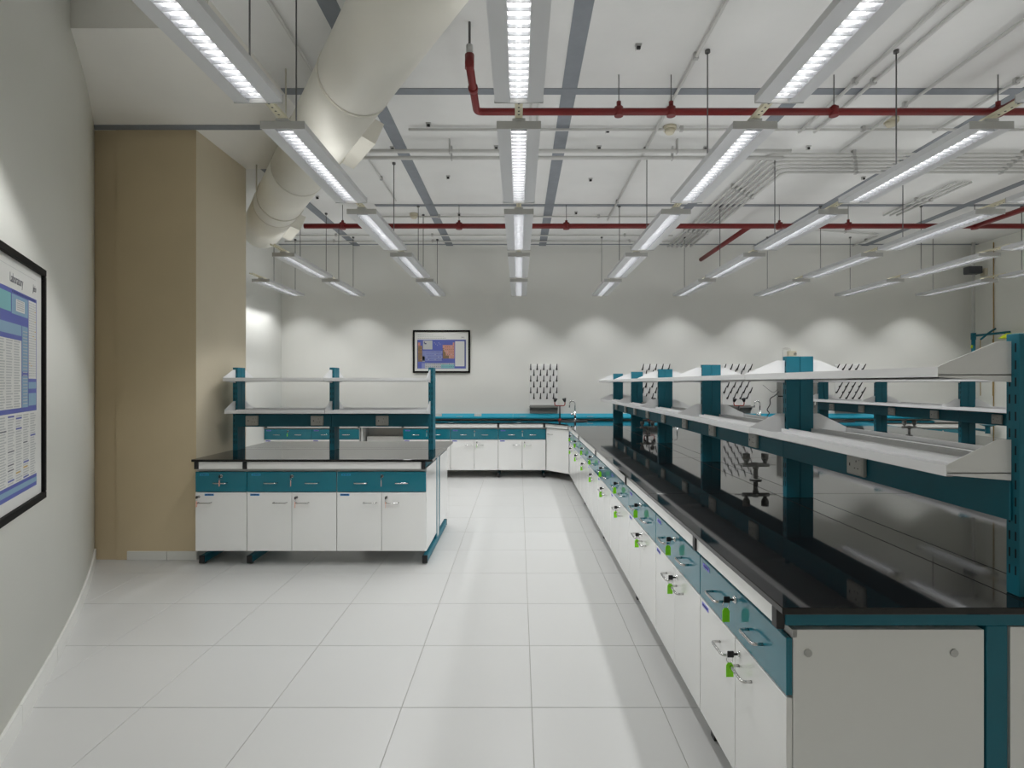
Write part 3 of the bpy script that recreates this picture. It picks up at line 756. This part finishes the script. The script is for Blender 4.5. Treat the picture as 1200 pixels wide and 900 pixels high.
# ------------------------------------------------------------------ round air duct
du = Vector((-.536, .844, 0)); dv = Vector((.844, .536, 0)); DR = .2226
dc = lambda a: dv*.973 + du*a + Vector((0,0,3.36))
t = thing('air_duct', 'large round cream air duct slung diagonally under the ceiling', 'air duct')
cuts = [-1.6, .2, 1.8, 3.40, 5.12, 6.28, 7.36]
for a0, a1 in zip(cuts[:-1], cuts[1:]):
    MB().tube([dc(a0+.001), dc(a1-.001)], DR, 48).build('duct_length', M['duct'], t)
for a in cuts[1:-1]:
    MB().tube([dc(a-.012), dc(a-.010), dc(a+.010), dc(a+.012)], [DR+.0005, DR+.004, DR+.004, DR+.0005], 48, False).build('seam_band', M['ducts'], t)
for a0 in (3.95, 6.64):
    q = [(1.10,1.792),(1.278,1.732),(1.343,1.892),(1.15,1.955)]; vs = []
    for a in (a0, a0+.56):
        vs += [dv*L + du*a + Vector((0,0,1.5+u_)) for L, u_ in q]
    b = MB(); b.add(vs, [(0,1,2,3),(7,6,5,4),(0,4,5,1),(1,5,6,2),(2,6,7,3),(3,7,4,0)])
    g = b.build('branch_box', M['duct'], t)
    b = MB(); o1 = dv*.947+Vector((0,0,-.32))
    for i in range(5):
        aa = a0+.08+.09*i
        for L, u_ in ((1.282,1.745),):
            c0 = dv*1.281+du*aa+Vector((0,0,1.5+1.74)); c1 = c0 + dv*.058+Vector((0,0,.143))
            b.add([c0, c0+du*.06, c1+du*.06, c1], [(0,1,2,3)])
    b.build('outlet_slot', M['gapk'], g)
for a in (1.0, 4.4, 6.0):
    c0 = dc(a); b = MB()
    b.tube([c0+(dv*math.cos(x)+Vector((0,0,math.sin(x))))*(DR+.003) for x in [PI*2*k/32 for k in range(33)]], .006, 6, False)
    for s in (-1, 1):
        q = c0+dv*s*(DR+.003); zt = 3.65 if (q.x < -1.88 and 3.36 < q.y < 5.57) else H
        b.cyl((q.x,q.y,3.36),(q.x,q.y,zt),.006,6)
    b.build('duct_hanger', M['ducts'], t)

# ------------------------------------------------------------------ red sprinkler pipes
def pipe_thing(name, label, runs, r, sprigs, group=None):
    t = thing(name, label, 'pipe', (0,0,0), 0, group)
    for pts in runs: MB().tube(rounded(pts, r*1.6, 4), r, 14).build('pipe_run', M['red'], t)
    for (x, y, z, d) in sprigs:
        b = MB(); b.cyl((x,y,z-r*1.25),(x,y,z+r*1.25),r*1.25,12); b.cyl((x,y,z+r),(x,y,z+r+d),.017,10); b.build('tee', M['red'], t)
        b = MB(); b.cyl((x,y,z+r+d),(x,y,H),.004,6); b.build('hanger_rod', M['rod'], t)
    return t
PZ = 3.55
t = pipe_thing('sprinkler_pipe', 'dark red sprinkler pipe crossing the ceiling nearest the viewer', [[(-.318,3.55,PZ),(-.318,4.19,PZ),(RIGHT-.002,4.19,PZ)], [(3.62,4.19,PZ),(3.62,2.6,PZ)]], .027,
   [(.755,4.19,PZ,.05),(1.15,4.19,PZ,.05),(2.38,4.19,PZ,.02),(3.62,4.19,PZ,.05)], 'red sprinkler pipes')
MB().cyl((-.318,3.58,PZ-.02),(-.318,3.58,PZ+.07),.03,12).build('elbow', M['red'], t)
MB().cyl((-.318,3.84,PZ),(-.318,3.88,PZ),.034,12).build('coupling', M['red'], t)
MB().cyl((-.318,3.58,PZ+.07),(-.318,3.58,PZ+.13),.022,12).build('sprinkler_head', M['galv'], t)
MB().cyl((-.318,3.58,PZ+.13),(-.318,3.58,H),.008,8).build('hanger_rod', M['rod'], t)
pipe_thing('sprinkler_pipe', 'dark red sprinkler pipe crossing the ceiling farther back near the back wall',
   [[(-2.80,7.24,PZ),(RIGHT-.002,7.24,PZ)], [(3.02,7.24,PZ),(3.02,9.2,PZ)], [(5.95,7.24,PZ),(5.95,5.2,PZ)]], .033,
   [(-2.3,7.24,PZ,.04),(-.78,7.24,PZ,.04),(.62,7.24,PZ,.04),(3.4,7.24,PZ,.04),(4.3,7.24,PZ,.05),(5.95,7.24,PZ,.05)], 'red sprinkler pipes')

# ------------------------------------------------------------------ conduits, boxes and hangers on the ceiling
def conduit(label, pts, r=.0125, m='condw', saddles=True, group='ceiling conduits'):
    t = thing('conduit', label, 'conduit', (0,0,0), 0, group)
    MB().tube(rounded(pts, .09, 5), r, 8).build('tube_run', M[m], t)
    if saddles:
        for p0, p1 in zip(pts[:-1], pts[1:]):
            p0 = Vector(p0); p1 = Vector(p1); d = p1-p0
            if abs(d.z) > .1 or d.length < .5: continue
            n = max(1, int(d.length/1.5))
            for i in range(n):
                q = p0+d*((i+.5)/n); ww = .006 if r > .018 else .014; w_ = ww if abs(d.x) > abs(d.y) else r+.004; h_ = r+.004 if abs(d.x) > abs(d.y) else ww; b = MB()
                b.box(q.x-w_, q.x+w_, q.y-h_, q.y+h_, q.z-r-.003, H+.0005)
                b.build('saddle', M['galv'], t)
    return t
ZC = H-.03
d_of = lambda y, z=ZC: (z-1.5)*650/(449-y)
x_of = lambda x, Y: (x-608)*Y/650
conduit('thin grey conduit crossing the ceiling between the two red pipes', [(-1.0, d_of(152), ZC), (5.6, d_of(152), ZC)])
for i, (yy, nm) in enumerate(((177,'upper one'), (185,'lower one'))):
    conduit('white service pipe crossing the ceiling in a close pair, '+nm, [(-1.75, d_of(yy,3.72), 3.72), (2.6, d_of(yy,3.72), 3.72)], .02)
conduit('thin conduit crossing just in front of the back red pipe', [(-2.2, d_of(254), ZC), (2.2, d_of(254), ZC)])
conduit('thin conduit crossing behind the back red pipe', [(-3.6, d_of(276), ZC), (2.4, d_of(276), ZC)], .011)
conduit('thin conduit crossing the ceiling closest to the back wall', [(-3.8, d_of(283), ZC), (2.6, d_of(283), ZC)], .011)
conduit('thin grey conduit running along the ceiling beside the aisle lights', [(1.25, 0, ZC), (1.25, d_of(258), ZC)])
conduit('grey conduit of a pair over the long bench, nearer the aisle', [(2.57, 0, ZC), (2.57, d_of(155), ZC)], .014)
conduit('grey conduit of a pair over the long bench, farther from the aisle', [(2.71, 0, ZC), (2.71, d_of(155), ZC)], .014)
conduit('lone grey conduit over the far side of the long bench', [(3.20, 0, ZC), (3.20, d_of(178), ZC)])
conduit('lone grey conduit above the second long bench', [(3.80, 0, ZC), (3.80, d_of(155), ZC)])
for x, nm in ((.10, 'nearer'), (.16, 'farther')): conduit('thin conduit above the aisle lights, the one %s to them' % nm, [(x, .5, ZC), (x, d_of(155), ZC)], .011)
conduit('bent grey conduit running under the ceiling past the round duct', [(-1.50, 0, ZC), (-1.50, 3.0, ZC), (-1.55, 5.5, ZC), (-1.55, 7.0, ZC)], .010)
for i in range(6):
    X = 2.50+.075*i; Y = 5.62+.09*i if False else 5.55+.095*i
    conduit('white conduit of the bent bundle above the second bench, %s from the aisle' % ORD[i], [(X, 9.3, ZC-.01), (X, Y+.2*0, ZC-.01), (7.6, Y, ZC-.01)], .015, group='bundle of bent conduits')
for i in range(3):
    conduit('white conduit of the straight trio above the side aisle, %s one' % ORD[i], [(5.0+.09*i, 6.35, ZC), (5.0+.09*i, 7.6, ZC)], .014, group='trio of conduits')
conduit('white conduit bent down a ceiling drop near the back red pipe', [(4.35, 7.4, ZC), (4.35, 8.3, ZC), (5.6, 8.6, ZC), (5.6, 9.3, ZC)], .012)
# little ceiling brackets
def stub():
    t = thing('ceiling_bracket', 'x', 'bracket')
    b = MB(); b.box(-.03,.03,-.02,.02,-.012,0,.002); b.box(-.025,-.018,-.015,.015,-.05,-.01); b.build('plate', M['galv'], t)
    b = MB(); b.box(-.015,.02,-.012,.012,-.045,-.018,.003); b.build('clip', M['blackp'], t)
    return t
sp = None
spots = ((748,52,'closest to the viewer, past the first long grey tape line'), (502,144,'between the duct and the aisle lights, in front of the pipe pair'), (525,206,'between the duct and aisle lights, behind the pipe pair'),
 (692,209,'just past the second long tape line, behind the pipe pair'), (675,248,'over the aisle in front of the back red pipe'), (538,250,'by the back red pipe near the aisle lights'),
 (712,151,'on the thin conduit nearest the aisle'), (1012,207,'beyond the bent bundle of conduits'), (463,178,'above the pipe pair at its duct end'), (582,177,'above the pipe pair beside the aisle lights'),
 (700,177,'above the pipe pair past the aisle'), (822,178,'above the pipe pair at the light over the bench'), (940,177,'above the bent bundle of conduits'), (372,230,'under the slab close to the duct end'))
for k, (x, y, nm) in enumerate(spots):
    Y = (H-1.5)*650/(449-y); X = x_of(x, Y)
    if 170 < y < 180: Y -= .12
    if sp is None: sp = stub(); o = sp
    else: o = copy_tree(sp)
    o.location = (X, Y, H); o.scale = (.75,.75,.75); o['label'] = 'small ceiling bracket '+nm; o['group'] = 'small ceiling brackets'
# round detectors
for x, y, nm in ((776,155,'over the long bench'), (1040,146,'above the second bench'), (476,256,'near the back red pipe')):
    Y = 2.24*650/(449-y); X = x_of(x, Y)
    Y += .085; X += .09
    t = thing('smoke_detector', 'round beige smoke detector on the ceiling '+nm, 'smoke detector', (X, Y, H), 0, 'smoke detectors')
    MB().cyl((0,0,0),(0,0,-.03),.06,20).build('base', M['beige'], t)
    MB().cyl((0,0,-.03),(0,0,-.065),.055,20,.035).build('sensor', M['beige'], t)
